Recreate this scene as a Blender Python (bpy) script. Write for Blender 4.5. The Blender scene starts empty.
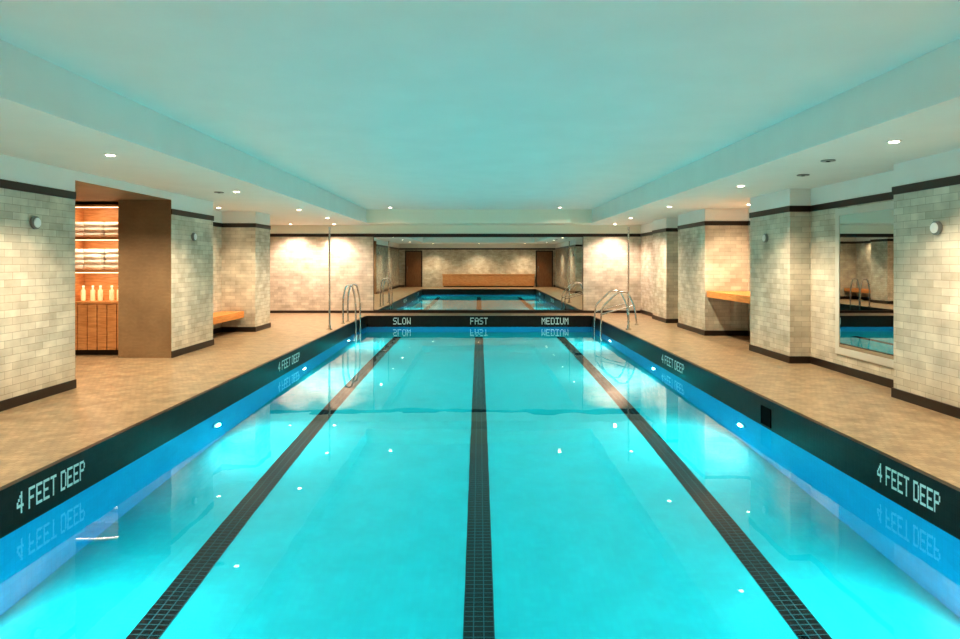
import bpy, bmesh, math, random
from mathutils import Vector
random.seed(4)
D=bpy.data; S=bpy.context.scene; COL=S.collection
H=1.45; F=640.0
# ---------------------------------------------------------------- materials
def newmat(name):
    m=D.materials.new(name); m.use_nodes=True
    nt=m.node_tree; b=nt.nodes['Principled BSDF']; return m,nt,b
def simple(name,col,rough=.5,metal=0,em=None,es=0,noise=0,nscale=8,bump=0):
    m,nt,b=newmat(name)
    b.inputs['Base Color'].default_value=(*col,1); b.inputs['Roughness'].default_value=rough
    b.inputs['Metallic'].default_value=metal
    if em: b.inputs['Emission Color'].default_value=(*em,1); b.inputs['Emission Strength'].default_value=es
    if noise or bump:
        g=nt.nodes.new('ShaderNodeNewGeometry'); n=nt.nodes.new('ShaderNodeTexNoise'); n.inputs['Scale'].default_value=nscale
        n.inputs['Detail'].default_value=4
        nt.links.new(g.outputs['Position'],n.inputs['Vector'])
        if noise:
            r=nt.nodes.new('ShaderNodeValToRGB')
            r.color_ramp.elements[0].position=.3; r.color_ramp.elements[1].position=.7
            r.color_ramp.elements[0].color=(*[c*(1-noise) for c in col],1); r.color_ramp.elements[1].color=(*[min(1,c*(1+noise)) for c in col],1)
            nt.links.new(n.outputs['Fac'],r.inputs['Fac']); nt.links.new(r.outputs['Color'],b.inputs['Base Color'])
        if bump:
            bp=nt.nodes.new('ShaderNodeBump'); bp.inputs['Strength'].default_value=bump; bp.inputs['Distance'].default_value=.01
            nt.links.new(n.outputs['Fac'],bp.inputs['Height']); nt.links.new(bp.outputs['Normal'],b.inputs['Normal'])
    return m
def tiled(name,c1,c2,grout,w,h,mortar=.003,rough=.25,offset=.5,bump=.3,noise=.15,nscale=3,wav=0,spec=.5):
    m,nt,b=newmat(name); L=nt.links
    uv=nt.nodes.new('ShaderNodeUVMap'); uv.uv_map='UVMap'
    br=nt.nodes.new('ShaderNodeTexBrick'); br.offset=offset; br.squash=1
    br.inputs['Scale'].default_value=1; br.inputs['Brick Width'].default_value=w; br.inputs['Row Height'].default_value=h
    br.inputs['Mortar Size'].default_value=mortar; br.inputs['Mortar Smooth'].default_value=.2; br.inputs['Bias'].default_value=0
    br.inputs['Color1'].default_value=(*c1,1); br.inputs['Color2'].default_value=(*c2,1); br.inputs['Mortar'].default_value=(*grout,1)
    L.new(uv.outputs['UV'],br.inputs['Vector'])
    n=nt.nodes.new('ShaderNodeTexNoise'); n.inputs['Scale'].default_value=nscale; n.inputs['Detail'].default_value=6
    L.new(uv.outputs['UV'],n.inputs['Vector'])
    mr=nt.nodes.new('ShaderNodeMapRange'); mr.inputs[1].default_value=.3; mr.inputs[2].default_value=.7; mr.inputs[3].default_value=1-noise; mr.inputs[4].default_value=1+noise
    L.new(n.outputs['Fac'],mr.inputs[0])
    mx=nt.nodes.new('ShaderNodeVectorMath'); mx.operation='SCALE'
    L.new(br.outputs['Color'],mx.inputs[0]); L.new(mr.outputs[0],mx.inputs['Scale'])
    L.new(mx.outputs[0],b.inputs['Base Color'])
    b.inputs['Roughness'].default_value=rough; b.inputs['Specular IOR Level'].default_value=spec
    bp=nt.nodes.new('ShaderNodeBump'); bp.inputs['Strength'].default_value=bump; bp.inputs['Distance'].default_value=.004; bp.invert=True
    if wav:
        n2=nt.nodes.new('ShaderNodeTexNoise'); n2.inputs['Scale'].default_value=9; n2.inputs['Detail'].default_value=1
        L.new(uv.outputs['UV'],n2.inputs['Vector'])
        a=nt.nodes.new('ShaderNodeMath'); a.operation='MULTIPLY_ADD'; a.inputs[1].default_value=wav
        L.new(n2.outputs['Fac'],a.inputs[0]); L.new(br.outputs['Fac'],a.inputs[2]); L.new(a.outputs[0],bp.inputs['Height'])
    else: L.new(br.outputs['Fac'],bp.inputs['Height'])
    L.new(bp.outputs['Normal'],b.inputs['Normal'])
    return m
def wood(name,c1,c2,scale=(1,1,14),rough=.4):
    m,nt,b=newmat(name); L=nt.links
    g=nt.nodes.new('ShaderNodeNewGeometry'); mp=nt.nodes.new('ShaderNodeMapping'); mp.inputs['Scale'].default_value=scale
    n=nt.nodes.new('ShaderNodeTexNoise'); n.inputs['Scale'].default_value=3; n.inputs['Detail'].default_value=5
    r=nt.nodes.new('ShaderNodeValToRGB'); r.color_ramp.elements[0].position=.35; r.color_ramp.elements[1].position=.65
    r.color_ramp.elements[0].color=(*c1,1); r.color_ramp.elements[1].color=(*c2,1)
    L.new(g.outputs['Position'],mp.inputs['Vector']); L.new(mp.outputs[0],n.inputs['Vector']); L.new(n.outputs['Fac'],r.inputs['Fac']); L.new(r.outputs['Color'],b.inputs['Base Color'])
    b.inputs['Roughness'].default_value=rough; return m
M_tile=tiled('marble_subway_tile',(.68,.615,.51),(.54,.48,.385),(.42,.365,.285),.22,.075,.0025,.14,noise=.2,nscale=3.5,wav=1.3,bump=.5)
M_deck=tiled('deck_stone_mosaic',(.37,.27,.17),(.275,.198,.122),(.22,.16,.10),.06,.06,.003,.32,offset=.5,noise=.28,nscale=5,bump=.25)
M_band=tiled('charcoal_mosaic_band',(.020,.014,.011),(.027,.019,.015),(.012,.008,.006),.05,.05,.002,.35,offset=0,noise=.1,spec=.2)
M_lane=tiled('lane_mosaic',(.0015,.002,.003),(.0025,.003,.004),(.02,.11,.13),.066,.05,.004,.5,offset=0,noise=.1,spec=.1)
M_pfloor=tiled('pool_floor_mosaic',(.003,.50,.57),(.004,.54,.60),(.008,.48,.54),.05,.05,.002,.5,offset=0,noise=.06,bump=.05,spec=.15)
M_pwall=tiled('pool_wall_mosaic',(.005,.38,.66),(.007,.41,.70),(.005,.35,.60),.05,.05,.002,.5,offset=0,noise=.05,bump=.05,spec=.15)
M_plaster=simple('white_plaster',(.85,.85,.81),.7,noise=.02,nscale=2)
M_cream=simple('cream_plaster',(.88,.85,.72),.7)
M_trim=simple('espresso_trim',(.030,.020,.015),.35)
M_brown=tiled('bronze_wallcovering',(.27,.18,.10),(.31,.21,.12),(.21,.145,.085),.04,.02,.002,.5,noise=.25,nscale=1.5)
M_wood=wood('cherry_wood',(.52,.24,.09),(.70,.36,.16),(2,2,16))
M_woodH=wood('teak_bench_wood',(.62,.22,.05),(.80,.32,.09),(14,1.5,14))
M_door=wood('walnut_door_wood',(.18,.08,.035),(.26,.125,.055),(12,12,1.5))
M_steel=simple('brushed_steel',(.75,.75,.74),.18,1)
M_mirror=simple('mirror_glass',(.68,.69,.67),.0,1)
M_letter=simple('white_mosaic_letter',(.80,.78,.74),.4)
M_black=simple('black_plastic',(.001,.001,.001),.7)
M_black.node_tree.nodes['Principled BSDF'].inputs['Specular IOR Level'].default_value=.05
M_grey=simple('grey_enamel',(.25,.25,.24),.4)
M_frame=simple('champagne_frame',(.62,.58,.50),.35)
M_white=simple('white_enamel',(.85,.85,.83),.4)
M_towel=simple('white_terry_towel',(.90,.88,.84),.95,noise=.06,nscale=60,bump=.4)
M_lamp=simple('warm_lamp_lens',(1,.9,.75),.4,em=(1,.85,.62),es=14)
M_shelflamp=simple('shelf_strip_light',(1,.8,.5),.4,em=(1,.80,.52),es=2)
M_plamp=simple('pool_lamp_lens',(.8,1,1),.4,em=(.6,1,1),es=1.6)
M_glass=simple('amber_bottle_glass',(.95,.83,.6),.15)
def water():
    m,nt,b=newmat('pool_water'); L=nt.links
    b.inputs['Base Color'].default_value=(.86,1,1,1); b.inputs['Roughness'].default_value=0.0
    b.inputs['IOR'].default_value=1.333; b.inputs['Transmission Weight'].default_value=1
    g=nt.nodes.new('ShaderNodeNewGeometry'); n=nt.nodes.new('ShaderNodeTexNoise'); n.inputs['Scale'].default_value=1.6; n.inputs['Detail'].default_value=1.5
    bp=nt.nodes.new('ShaderNodeBump'); bp.inputs['Strength'].default_value=.1; bp.inputs['Distance'].default_value=.02
    L.new(g.outputs['Position'],n.inputs['Vector']); L.new(n.outputs['Fac'],bp.inputs['Height']); L.new(bp.outputs['Normal'],b.inputs['Normal'])
    return m
M_water=water()
# ---------------------------------------------------------------- helpers
def uvs(bm):
    l=bm.loops.layers.uv.get('UVMap') or bm.loops.layers.uv.new('UVMap')
    for f in bm.faces:
        n=f.normal; a=[abs(n.x),abs(n.y),abs(n.z)]; k=a.index(max(a))
        for lp in f.loops:
            c=lp.vert.co
            lp[l].uv=((c.y,c.z),(c.x,c.z),(c.x,c.y))[k]
def finish(bm,name,mats,parent=None,loc=None,smooth=False,fixn=False):
    if fixn: bmesh.ops.recalc_face_normals(bm,faces=bm.faces)
    bm.normal_update(); uvs(bm)
    if smooth:
        for f in bm.faces: f.smooth=True
    me=D.meshes.new(name); bm.to_mesh(me); bm.free()
    for m in (mats if isinstance(mats,(list,tuple)) else [mats]): me.materials.append(m)
    o=D.objects.new(name,me); COL.objects.link(o)
    if parent: o.parent=parent
    if loc: o.location=loc
    return o
def abox(bm,x0,x1,y0,y1,z0,z1,mi=0):
    vs=[bm.verts.new((x,y,z)) for x in(x0,x1) for y in(y0,y1) for z in(z0,z1)]
    for q in((0,1,3,2),(4,6,7,5),(0,4,5,1),(2,3,7,6),(0,2,6,4),(1,5,7,3)):
        f=bm.faces.new([vs[i] for i in q]); f.material_index=mi
def quad(bm,pts,mi=0):
    f=bm.faces.new([bm.verts.new(p) for p in pts]); f.material_index=mi; return f
def box(name,x0,x1,y0,y1,z0,z1,mat,parent=None,bev=0):
    bm=bmesh.new(); abox(bm,x0,x1,y0,y1,z0,z1)
    if bev: bmesh.ops.bevel(bm,geom=list(bm.edges),offset=bev,segments=2,affect='EDGES')
    return finish(bm,name,mat,parent,fixn=True)
def empty(name,loc=(0,0,0),parent=None):
    e=D.objects.new(name,None); COL.objects.link(e); e.location=loc; e.empty_display_size=.1
    if parent: e.parent=parent
    return e
def cyl(name,p,r,depth,axis,mat,parent=None,r2=None,seg=32,bev=0):
    bm=bmesh.new(); bmesh.ops.create_cone(bm,cap_ends=True,segments=seg,radius1=r,radius2=r if r2 is None else r2,depth=depth)
    if bev: bmesh.ops.bevel(bm,geom=[e for e in bm.edges if abs(e.verts[0].co.z-e.verts[1].co.z)<1e-5],offset=bev,segments=2,affect='EDGES')
    from mathutils import Matrix
    R={'z':Matrix.Identity(3),'x':Matrix.Rotation(math.pi/2,3,'Y'),'y':Matrix.Rotation(-math.pi/2,3,'X')}[axis]
    for v in bm.verts: v.co=R@v.co+Vector(p)
    return finish(bm,name,mat,parent)
def tube(name,pts,r,mat,parent=None):
    c=D.curves.new(name,'CURVE'); c.dimensions='3D'; c.bevel_depth=r; c.bevel_resolution=4; c.use_fill_caps=True
    P=[Vector(p) for p in pts]; out=[P[0]]
    for i in range(1,len(P)-1):
        a,b_,d=P[i-1],P[i],P[i+1]; rr=min(.12,(a-b_).length*.45,(d-b_).length*.45)
        s=b_+(a-b_).normalized()*rr; e=b_+(d-b_).normalized()*rr
        for k in range(9):
            t=k/8; out.append((1-t)**2*s+2*t*(1-t)*b_+t*t*e)
    out.append(P[-1])
    sp=c.splines.new('POLY'); sp.points.add(len(out)-1)
    for q,p in zip(sp.points,out): q.co=(*p,1)
    for m in [mat]: c.materials.append(m)
    o=D.objects.new(name,c); COL.objects.link(o)
    if parent: o.parent=parent
    return o
# ---------------------------------------------------------------- room dims
W=3.04; PY0,PY1=2.3,17.2; WZ=-.29; FZ=-1.51; BK=-.9; FR=18.2
SZ=2.5; CZ=2.87; TZ0,TZ1=2.17,2.255
bm=bmesh.new()
for (a,b,c,d) in((-7.6,-W,BK-.1,FR+.1),(W,5.5,BK-.1,FR+.1),(-W,W,BK-.1,PY0),(-W,W,PY1,FR+.1)):
    abox(bm,a,b,c,d,-.12,0)
finish(bm,'floor',M_deck,fixn=True)
bm=bmesh.new()
RX=3.05; RY0,RY1=1.4,17.3
for (a,b,c,d) in((-7.6,-RX,BK-.1,FR+.1),(RX,5.5,BK-.1,FR+.1),(-RX,RX,BK-.1,RY0)):
    abox(bm,a,b,c,d,SZ,CZ+.1)
abox(bm,-RX,RX,RY1,FR+.1,SZ,CZ+.1,1)
abox(bm,-RX,RX,RY0,RY1,CZ,CZ+.1)
finish(bm,'ceiling',[M_plaster,M_cream],fixn=True)
bm=bmesh.new()
abox(bm,-RX,-RX+.02,RY0,RY1,SZ-.005,SZ+.05); abox(bm,RX-.02,RX,RY0,RY1,SZ-.005,SZ+.05)
finish(bm,'trim_ceiling_recess',M_plaster,fixn=True)
def wallpoly(bm,P,z0,z1,mi,flip,off=0):
    for i in range(len(P)-1):
        (x0,y0),(x1,y1)=P[i],P[i+1]
        q=[(x0,y0,z0),(x1,y1,z0),(x1,y1,z1),(x0,y0,z1)]
        if flip: q.reverse()
        quad(bm,q,mi)
def offpoly(P,d,s):
    N=[]
    for i in range(len(P)-1):
        dx,dy=P[i+1][0]-P[i][0],P[i+1][1]-P[i][1]; l=math.hypot(dx,dy); N.append((s*dy/l,-s*dx/l))
    out=[]
    for i,p in enumerate(P):
        ns=set([N[max(0,i-1)],N[min(len(N)-1,i)]]) if 0<i<len(P)-1 else {N[0] if i==0 else N[-1]}
        out.append((p[0]+d*sum(n[0] for n in ns),p[1]+d*sum(n[1] for n in ns)))
    return out
def molding(bm,P,z0,z1,d,s):
    O=offpoly(P,d,s)
    for i in range(len(P)-1):
        a,b=O[i],O[i+1]; pa,pb=P[i],P[i+1]
        quad(bm,[(*a,z0),(*b,z0),(*b,z1),(*a,z1)])
        quad(bm,[(*a,z1),(*b,z1),(*pb,z1),(*pa,z1)])
        quad(bm,[(*a,z0),(*b,z0),(*pb,z0),(*pa,z0)])
    for k in(0,-1):
        quad(bm,[(*O[k],z0),(*O[k],z1),(*P[k],z1),(*P[k],z0)])
LX=-4.65
LA=[(LX,BK),(LX,7.37)]
LC=[(LX,9.67),(LX,11.19),(-5.35,11.19),(-5.35,13.3),(LX,13.3),(LX,14.24),(-7,14.24),(-7,FR)]
ALC=[(LX,7.37),(-7.5,7.37),(-7.5,10.4),(-5.45,10.4),(-5.45,9.67),(LX,9.67)]
R_=4.45; RM=4.75
RA=[(R_,BK),(R_,6.87),(RM,6.87),(RM,9.16),(R_,9.16),(R_,10.5),(5.3,10.5),(5.3,12.6),(R_,12.6),(R_,14.3),(4.95,14.3),(4.95,15.2),(R_,15.2),(R_,16.4),(4.6,16.4),(4.6,FR)]
bm=bmesh.new()
wallpoly(bm,LA,0,TZ1,0,True); wallpoly(bm,LA,TZ1,SZ,1,True)
wallpoly(bm,LC,0,TZ1,0,True); wallpoly(bm,LC,TZ1,SZ,1,True)
wallpoly(bm,ALC,0,2.39,2,True); wallpoly(bm,[(LX,7.37),(LX,9.67)],2.39,SZ,1,True)
quad(bm,[(-7.5,7.37,2.39),(LX,7.37,2.39),(LX,10.4,2.39),(-7.5,10.4,2.39)],2)
finish(bm,'wall_left',[M_tile,M_plaster,M_brown])
bm=bmesh.new(); wallpoly(bm,RA,0,TZ1,0,False); wallpoly(bm,RA,TZ1,SZ,1,False)
finish(bm,'wall_right',[M_tile,M_plaster])
FP=[(-7,FR),(4.6,FR)]; BP=[(R_,BK),(LX,BK)]
bm=bmesh.new(); wallpoly(bm,FP,0,TZ1,0,True); wallpoly(bm,FP,TZ1,SZ,1,True); finish(bm,'wall_front',[M_tile,M_cream])
bm=bmesh.new(); wallpoly(bm,BP,0,TZ1,0,True); wallpoly(bm,BP,TZ1,SZ,1,True); finish(bm,'wall_back',[M_tile,M_plaster])
def mold(name,polys,z0,z1,d):
    bm=bmesh.new()
    for P,s in polys: molding(bm,P,z0,z1,d,s)
    finish(bm,name,M_trim,fixn=True)
mold('trim_1',[(LA,1),(LC,1)],TZ0,TZ1,.012); mold('trim_2',[(RA,-1)],TZ0,TZ1,.012); mold('trim_3',[(FP,1)],TZ0,TZ1,.012)
mold('trim_4',[(BP,1)],TZ0,TZ1,.012)
mold('baseboard_left',[(LA,1),(LC,1)],0,.10,.015); mold('baseboard_right',[(RA,-1)],0,.10,.015); mold('baseboard_front',[(FP,1)],0,.07,.015)
mold('baseboard_back',[([(R_,BK),(4.33,BK)],1),([(-4.33,BK),(LX,BK)],1)],0,.10,.015)
# ---------------------------------------------------------------- pool
pool=empty('swimming_pool')
bm=bmesh.new()
quad(bm,[(-W,PY0,FZ),(W,PY0,FZ),(W,PY1,FZ),(-W,PY1,FZ)],0)
for q in(((-W,PY0),(-W,PY1)),((-W,PY1),(W,PY1)),((W,PY1),(W,PY0)),((W,PY0),(-W,PY0))):
    (a,b),(c,d)=q
    quad(bm,[(a,b,FZ),(c,d,FZ),(c,d,WZ-.01),(a,b,WZ-.01)][::-1],1)
o=finish(bm,'basin',[M_pfloor,M_pwall],pool)
bm=bmesh.new(); t=.02
for (a,b,c,d) in((-W-.03,-W+t,PY0,PY1),(W-t,W+.03,PY0,PY1),(-W+t,W-t,PY0-.03,PY0+t),(-W+t,W-t,PY1-t,PY1+.03)):
    abox(bm,a,b,c,d,WZ-.02,.006)
finish(bm,'waterline_band',M_band,pool,fixn=True)
bm=bmesh.new(); quad(bm,[(-W+t,PY0+t,WZ),(W-t,PY0+t,WZ),(W-t,PY1-t,WZ),(-W+t,PY1-t,WZ)])
finish(bm,'water_surface',M_water,pool)
for i,x in enumerate((-2.06,0,2.06)):
    bm=bmesh.new(); w=.10
    abox(bm,x-w,x+w,3.4,16.2,FZ,FZ+.004)
    o=finish(bm,'lane_line_%d'%(i+1),M_lane,pool,fixn=True)
    for d in o.data.uv_layers['UVMap'].data: d.uv=(d.uv[0]-x+w+.0005,d.uv[1])
FONT={'4':["...1.","..11.",".1.1.","1..1.","11111","...1.","...1."],
'F':["11111","1....","1....","1111.","1....","1....","1...."],
'E':["11111","1....","1....","1111.","1....","1....","11111"],
'T':["11111","..1..","..1..","..1..","..1..","..1..","..1.."],
'D':["1111.","1...1","1...1","1...1","1...1","1...1","1111."],
'P':["1111.","1...1","1...1","1111.","1....","1....","1...."],
'S':[".1111","1....","1....",".111.","....1","....1","1111."],
'L':["1....","1....","1....","1....","1....","1....","11111"],
'O':[".111.","1...1","1...1","1...1","1...1","1...1",".111."],
'W':["1...1","1...1","1...1","1.1.1","1.1.1","11.11","1...1"],
'A':[".111.","1...1","1...1","11111","1...1","1...1","1...1"],
'M':["1...1","11.11","1.1.1","1.1.1","1...1","1...1","1...1"],
'I':["11111","..1..","..1..","..1..","..1..","..1..","11111"],
'U':["1...1","1...1","1...1","1...1","1...1","1...1",".111."]}
def lettering(name,txt,origin,right,nrm,pw,ph):
    o=Vector(origin); r=Vector(right); n=Vector(nrm); up=Vector((0,0,1))
    adv=[3 if c==' ' else 6 for c in txt]; tot=(sum(adv)-1)*pw; bm=bmesh.new(); x=-tot/2
    for c,a in zip(txt,adv):
        if c!=' ':
            for j,row in enumerate(FONT[c]):
                for i,ch in enumerate(row):
                    if ch=='1':
                        p=o+r*(x+i*pw)+up*((3.5-j-1)*ph)
                        e=.04
                        A=[p+r*(pw*u)+up*(ph*v) for u,v in((e,e),(1-e,e),(1-e,1-e),(e,1-e))]
                        lo=[bm.verts.new(q-n*.001) for q in A]; hi=[bm.verts.new(q+n*.003) for q in A]
                        bm.faces.new(hi)
                        for k in range(4): bm.faces.new((lo[k],lo[(k+1)%4],hi[(k+1)%4],hi[k]))
        x+=a*pw
    finish(bm,name,M_letter,pool,fixn=True)
lettering('depth_marking_1','4 FEET DEEP',(-W+t,4.54,-.135),(0,1,0),(1,0,0),.0122,.0205)
lettering('depth_marking_2','4 FEET DEEP',(W-t,4.52,-.135),(0,-1,0),(-1,0,0),.0112,.0205)
lettering('depth_marking_3','4 FEET DEEP',(-W+t,10.2,-.135),(0,1,0),(1,0,0),.0122*1.6,.0205)
lettering('depth_marking_4','4 FEET DEEP',(W-t,10.0,-.135),(0,-1,0),(-1,0,0),.0122*1.6,.0205)
for i,(s,x) in enumerate((('SLOW',-2.07),('FAST',0),('MEDIUM',2.04))):
    lettering('lane_sign_%d'%(i+1),s,(x,PY1-t,-.135),(1,0,0),(0,-1,0),.0205,.026)
sk=empty('skimmer',parent=pool)
x=(W-t); sy=6.73
box('skimmer_opening',x-.004,x+.01,sy-.10,sy+.10,-.27,-.09,M_black,sk)
bm=bmesh.new()
for a,b,c,d in((sy-.115,sy+.115,-.09,-.078),(sy-.115,sy-.10,-.27,-.09),(sy+.10,sy+.115,-.27,-.09)): abox(bm,x-.008,x+.01,a,b,c,d)
finish(bm,'skimmer_faceplate',M_black,sk,fixn=True)
def area(name,loc,dirv,size,power,col,parent):
    l=D.lights.new(name,'AREA'); l.shape='DISK'; l.size=size; l.energy=power; l.color=col
    o=D.objects.new(name,l); COL.objects.link(o); o.location=loc; o.rotation_euler=Vector(dirv).to_track_quat('-Z','Y').to_euler(); o.parent=parent; return o
k=0
for s in(-1,1):
    for y in(3.7,7.36,11.0,14.7):
        k+=1; e=empty('underwater_light_%d'%k,parent=pool); x=s*W
        cyl('housing_ring',(x-s*.012,y,-.83),.085,.03,'x',M_steel,e,bev=.004)
        cyl('lens',(x-s*.022,y,-.83),.065,.02,'x',M_plamp,e,bev=.004)
        area('lamp',(x-s*.045,y,-.83),(-s,0,-.05),.08,54,(.62,1,.95),e)
# ---------------------------------------------------------------- mirrors
def mirror(name,axis,pos,a0,a1,z0,z1,s,frame=.02,fm=M_steel):
    e=empty(name)
    def bx(nm,p0,p1,u0,u1,w0,w1,m):
        p0,p1=min(p0,p1),max(p0,p1)
        if axis=='y': box(nm,u0,u1,p0,p1,w0,w1,m,e)
        else: box(nm,p0,p1,u0,u1,w0,w1,m,e)
    bx('glass',pos,pos+s*.012,a0+frame,a1-frame,z0+frame,z1-frame,M_mirror)
    d=.018
    bx('frame_bottom',pos,pos+s*d,a0,a1,z0,z0+frame,fm); bx('frame_top',pos,pos+s*d,a0,a1,z1-frame,z1,fm)
    bx('frame_left',pos,pos+s*d,a0,a0+frame,z0+frame,z1-frame,fm); bx('frame_right',pos,pos+s*d,a1-frame,a1,z0+frame,z1-frame,fm)
mirror('wall_mirror','y',FR-.001,-3.0,2.96,.075,TZ0-.002,-1,.015,M_trim)
mirror('wall_mirror','x',RM-.001,6.92,8.50,.24,2.15,-1,.09,M_frame)
# ---------------------------------------------------------------- benches / shelf
b=empty('wall_bench')
for k in range(4):
    box('slat_%d'%(k+1),-5.34+.115*k,-5.235+.115*k,11.22,13.27,.38,.43,M_woodH,b,.006)
box('front_rail',-4.895,-4.87,11.22,13.27,.30,.43,M_woodH,b,.004)
for k,y in enumerate((11.5,12.25,13.0)): box('bracket_%d'%(k+1),-5.345,-4.9,y-.02,y+.02,.31,.38,M_trim,b)
b=empty('wall_bench')
for k in range(6):
    box('slat_%d'%(k+1),4.50+.132*k,4.622+.132*k,10.52,12.58,.84,.88,M_woodH,b,.006)
box('front_rail',4.475,4.497,10.52,12.58,.76,.88,M_woodH,b,.004)
for k,y in enumerate((10.8,11.55,12.3)): box('bracket_%d'%(k+1),4.5,5.295,y-.02,y+.02,.78,.84,M_trim,b)
b=empty('wooden_banquette')
box('carcass',-2.1,3.2,BK+.02,BK+.34,.06,.70,M_wood,b); box('top',-2.13,3.23,BK+.02,BK+.37,.70,.75,M_wood,b,.006); box('plinth',-2.05,3.15,BK+.02,BK+.28,0,.06,M_trim,b)
for k in range(17):
    x=-2.08+.31*k; box('front_panel_%d'%(k+1),x,x+.295,BK+.34,BK+.355,.08,.69,M_wood,b,.004)
def door(name,x0,x1):
    e=empty(name)
    box('leaf',x0+.07,x1-.07,BK+.005,BK+.045,.005,2.05,M_door,e,.004)
    box('jamb_left',x0,x0+.07,BK+.002,BK+.07,0,2.12,M_trim,e); box('jamb_right',x1-.07,x1,BK+.002,BK+.07,0,2.12,M_trim,e); box('head',x0+.07,x1-.07,BK+.002,BK+.07,2.05,2.12,M_trim,e)
    tube('handle',[(x0+.15,BK+.045,.9),(x0+.15,BK+.1,.9),(x0+.15,BK+.1,1.2),(x0+.15,BK+.045,1.2)],.012,M_steel,e)
door('door_1',3.3,4.3); door('door_2',-4.3,-3.3)
# ---------------------------------------------------------------- towel shelving
e=empty('towel_shelf_unit')
X0,X1,Y0,Y1=-7.3,-5.47,9.95,10.38
box('back_panel',X0,X1,Y1-.02,Y1,.08,2.34,M_wood,e)
for k,x in enumerate((X0,-6.42,X1-.03)): box('side_%d'%(k+1),x,x+.03,Y0+.002,Y1-.02,.08,2.34,M_wood,e)
for k,z in enumerate((.80,1.29,1.80,2.31)): box('shelf_%d'%(k+1),X0+.03,X1-.03,Y0,Y1-.02,z,z+.035,M_wood,e,.003)
box('plinth',X0+.02,X1-.02,Y0+.05,Y1,0,.08,M_trim,e)
n=12; w=(X1-X0)/n
for k in range(n): box('slatted_door_%d'%(k+1),X0+k*w+.006,X0+(k+1)*w-.006,Y0-.02,Y0,.085,.79,M_wood,e,.003)
for k,z in enumerate((1.27,1.78,2.29)):
    box('strip_light_%d'%(k+1),X0+.06,X1-.06,Y0+.02,Y0+.045,z+.006,z+.02,M_shelflamp,e)
    for j,xc in enumerate((-6.86,-5.95)):
        l=D.lights.new('shelf_lamp','AREA'); l.shape='RECTANGLE'; l.size=.75; l.size_y=.03; l.energy=3.6; l.color=(1,.78,.52)
        o=D.objects.new('shelf_lamp_%d_%d'%(k,j),l); COL.objects.link(o); o.location=(xc,Y0+.03,z-.002); o.rotation_euler=(math.radians(18),0,0); o.parent=e
def towels(z,n,h):
    t=empty('folded_towel_stack')
    i=0
    for c in range(n):
        xc=X0+.19+c*.335
        if abs(xc+6.4)<.17: xc+=.06
        for k in range(h):
            i+=1; d=random.uniform(-.008,.008)
            bm=bmesh.new(); abox(bm,xc-.14+d,xc+.14+d,Y0+.15,Y1-.03,z+k*.083,z+k*.083+.082)
            bmesh.ops.bevel(bm,geom=list(bm.edges),offset=.012,segments=3,affect='EDGES')
            finish(bm,'towel_%d'%i,M_towel,t,smooth=True,fixn=True)
towels(1.836,5,3); towels(1.326,5,4)
cz=.836
for x in(-6.25,-6.1,-5.98,-5.8,-5.68):
    c=empty('glass_bottle')
    cyl('body',(x,Y0+.16,cz+.09),.036,.18,'z',M_glass,c,bev=.008); cyl('neck',(x,Y0+.16,cz+.195),.016,.05,'z',M_glass,c,seg=16); cyl('cap',(x,Y0+.16,cz+.23),.019,.025,'z',M_white,c,seg=16)
# ---------------------------------------------------------------- rails, poles
def flange(x,y,par,i): cyl('flange_%d'%i,(x,y,.008),.05,.016,'z',M_steel,par,bev=.003)
e=empty('pool_ladder')
for k,y in enumerate((15.05,15.6)):
    tube('grab_rail_%d'%(k+1),[(-3.20,y,0),(-3.20,y,.62),(-3.13,y,.90),(-2.98,y,.90),(-2.90,y,.5),(-2.90,y,-1.25)],.021,M_steel,e); flange(-3.20,y,e,k+1)
for k,z in enumerate((-.5,-.8,-1.1)): box('tread_%d'%(k+1),-2.96,-2.86,15.05,15.6,z-.015,z+.015,M_white,e,.005)
e=empty('pool_handrail')
for k,y in enumerate((14.7,15.5)):
    tube('rail_%d'%(k+1),[(3.62,y,0),(3.58,y,.42),(3.42,y,.76),(3.2,y,.76),(2.82,y,.40),(2.80,y,.1),(2.80,y,-1.51)],.020,M_steel,e); flange(3.62,y,e,k+1)
    tube('brace_%d'%(k+1),[(3.55,y,.45),(2.83,y,.25)],.016,M_steel,e)
for x in(-3.2,3.2):
    e=empty('backstroke_flag_pole')
    y=13.7
    cyl('pole',(x,y,1.09),.019,2.16,'z',M_steel,e); cyl('base_flange',(x,y,.012),.065,.024,'z',M_steel,e,bev=.004)
    cyl('cap',(x,y,2.18),.024,.03,'z',M_steel,e,bev=.005); cyl('collar',(x,y,.06),.03,.08,'z',M_steel,e,bev=.004)
def disc(x,y,z,s):
    e=empty('round_wall_sconce')  # round wall light, unlit, no lamp inside
    cyl('rim',(x+s*.02,y,z),.068,.04,'x',M_grey,e,bev=.008); cyl('face',(x+s*.042,y,z),.052,.012,'x',M_white,e,bev=.003)
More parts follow.
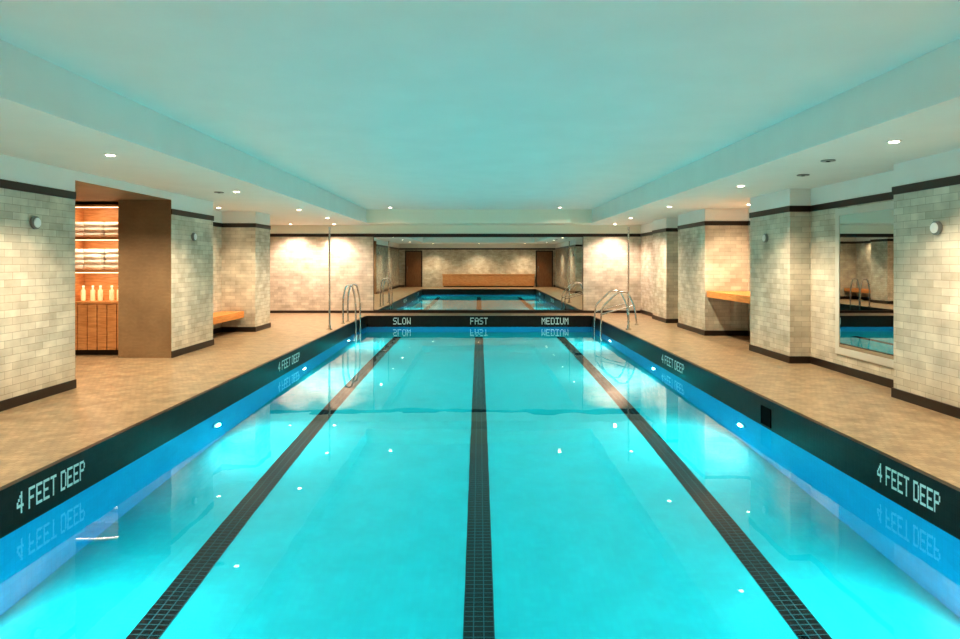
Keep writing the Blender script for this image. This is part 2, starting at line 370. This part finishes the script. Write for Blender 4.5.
disc(LX,6.68,1.86,1); disc(LX,10.4,1.86,1); disc(R_,6.2,1.78,-1); disc(R_,9.9,1.82,-1)
# ---------------------------------------------------------------- ceiling fixtures
def downlight(x,y,z,power,col=(1,.79,.55),ang=125):
    e=empty('recessed_downlight')
    cyl('trim_ring',(x,y,z-.004),.06,.008,'z',M_white,e,bev=.002); cyl('lens',(x,y,z-.010),.038,.006,'z',M_lamp,e)
    l=D.lights.new('spot','SPOT'); l.energy=power; l.color=col; l.spot_size=math.radians(ang); l.spot_blend=.8; l.shadow_soft_size=.04
    o=D.objects.new('spot',l); COL.objects.link(o); o.location=(x,y,z-.03); o.parent=e
for y in(2.3,5.55,8.8,12.1,15.2):
    downlight(3.6,y,SZ,300)
    downlight(-3.6,y+.7 if y<15 else y,SZ,300)
PK=(1,.72,.58)
for x in(-5.2,-4.0,3.75): downlight(x,17.65,SZ,260,PK,130)
for x in(-2.3,2.1): downlight(x,16.6,CZ,60,ang=150)
downlight(-5.3,8.3,2.39,240,ang=150); downlight(-5.0,12.3,SZ,110); downlight(4.9,11.6,SZ,140,ang=140); downlight(-5.6,16,SZ,150)  # first one is added to brighten the alcove's brown panel and shelves
for x in(-2.6,0,2.6): downlight(x,.1,SZ,260)
def vent(x,y):
    e=empty('ceiling_speaker')
    cyl('grille',(x,y,SZ-.006),.07,.012,'z',M_grey,e,bev=.003)
    cyl('core',(x,y,SZ-.014),.02,.006,'z',M_black,e)
vent(3.6,6.6); vent(3.9,7.7); vent(-3.9,9.6)
# ---------------------------------------------------------------- world, camera
w=D.worlds.new('World'); S.world=w; w.use_nodes=True; w.node_tree.nodes['Background'].inputs[0].default_value=(.02,.02,.02,1)
cd=D.cameras.new('Camera'); cam=D.objects.new('Camera',cd); COL.objects.link(cam); S.camera=cam
cam.location=(0,0,H); cam.rotation_euler=(math.radians(90),0,0)
cd.sensor_width=36; cd.lens=24; cd.shift_y=-57.5/960; cd.shift_x=1/960; cd.clip_end=200
S.view_settings.view_transform='Standard'
try:
    S.view_settings.look='Medium High Contrast'
except Exception as ex: print('look',ex)
S.view_settings.exposure=.04
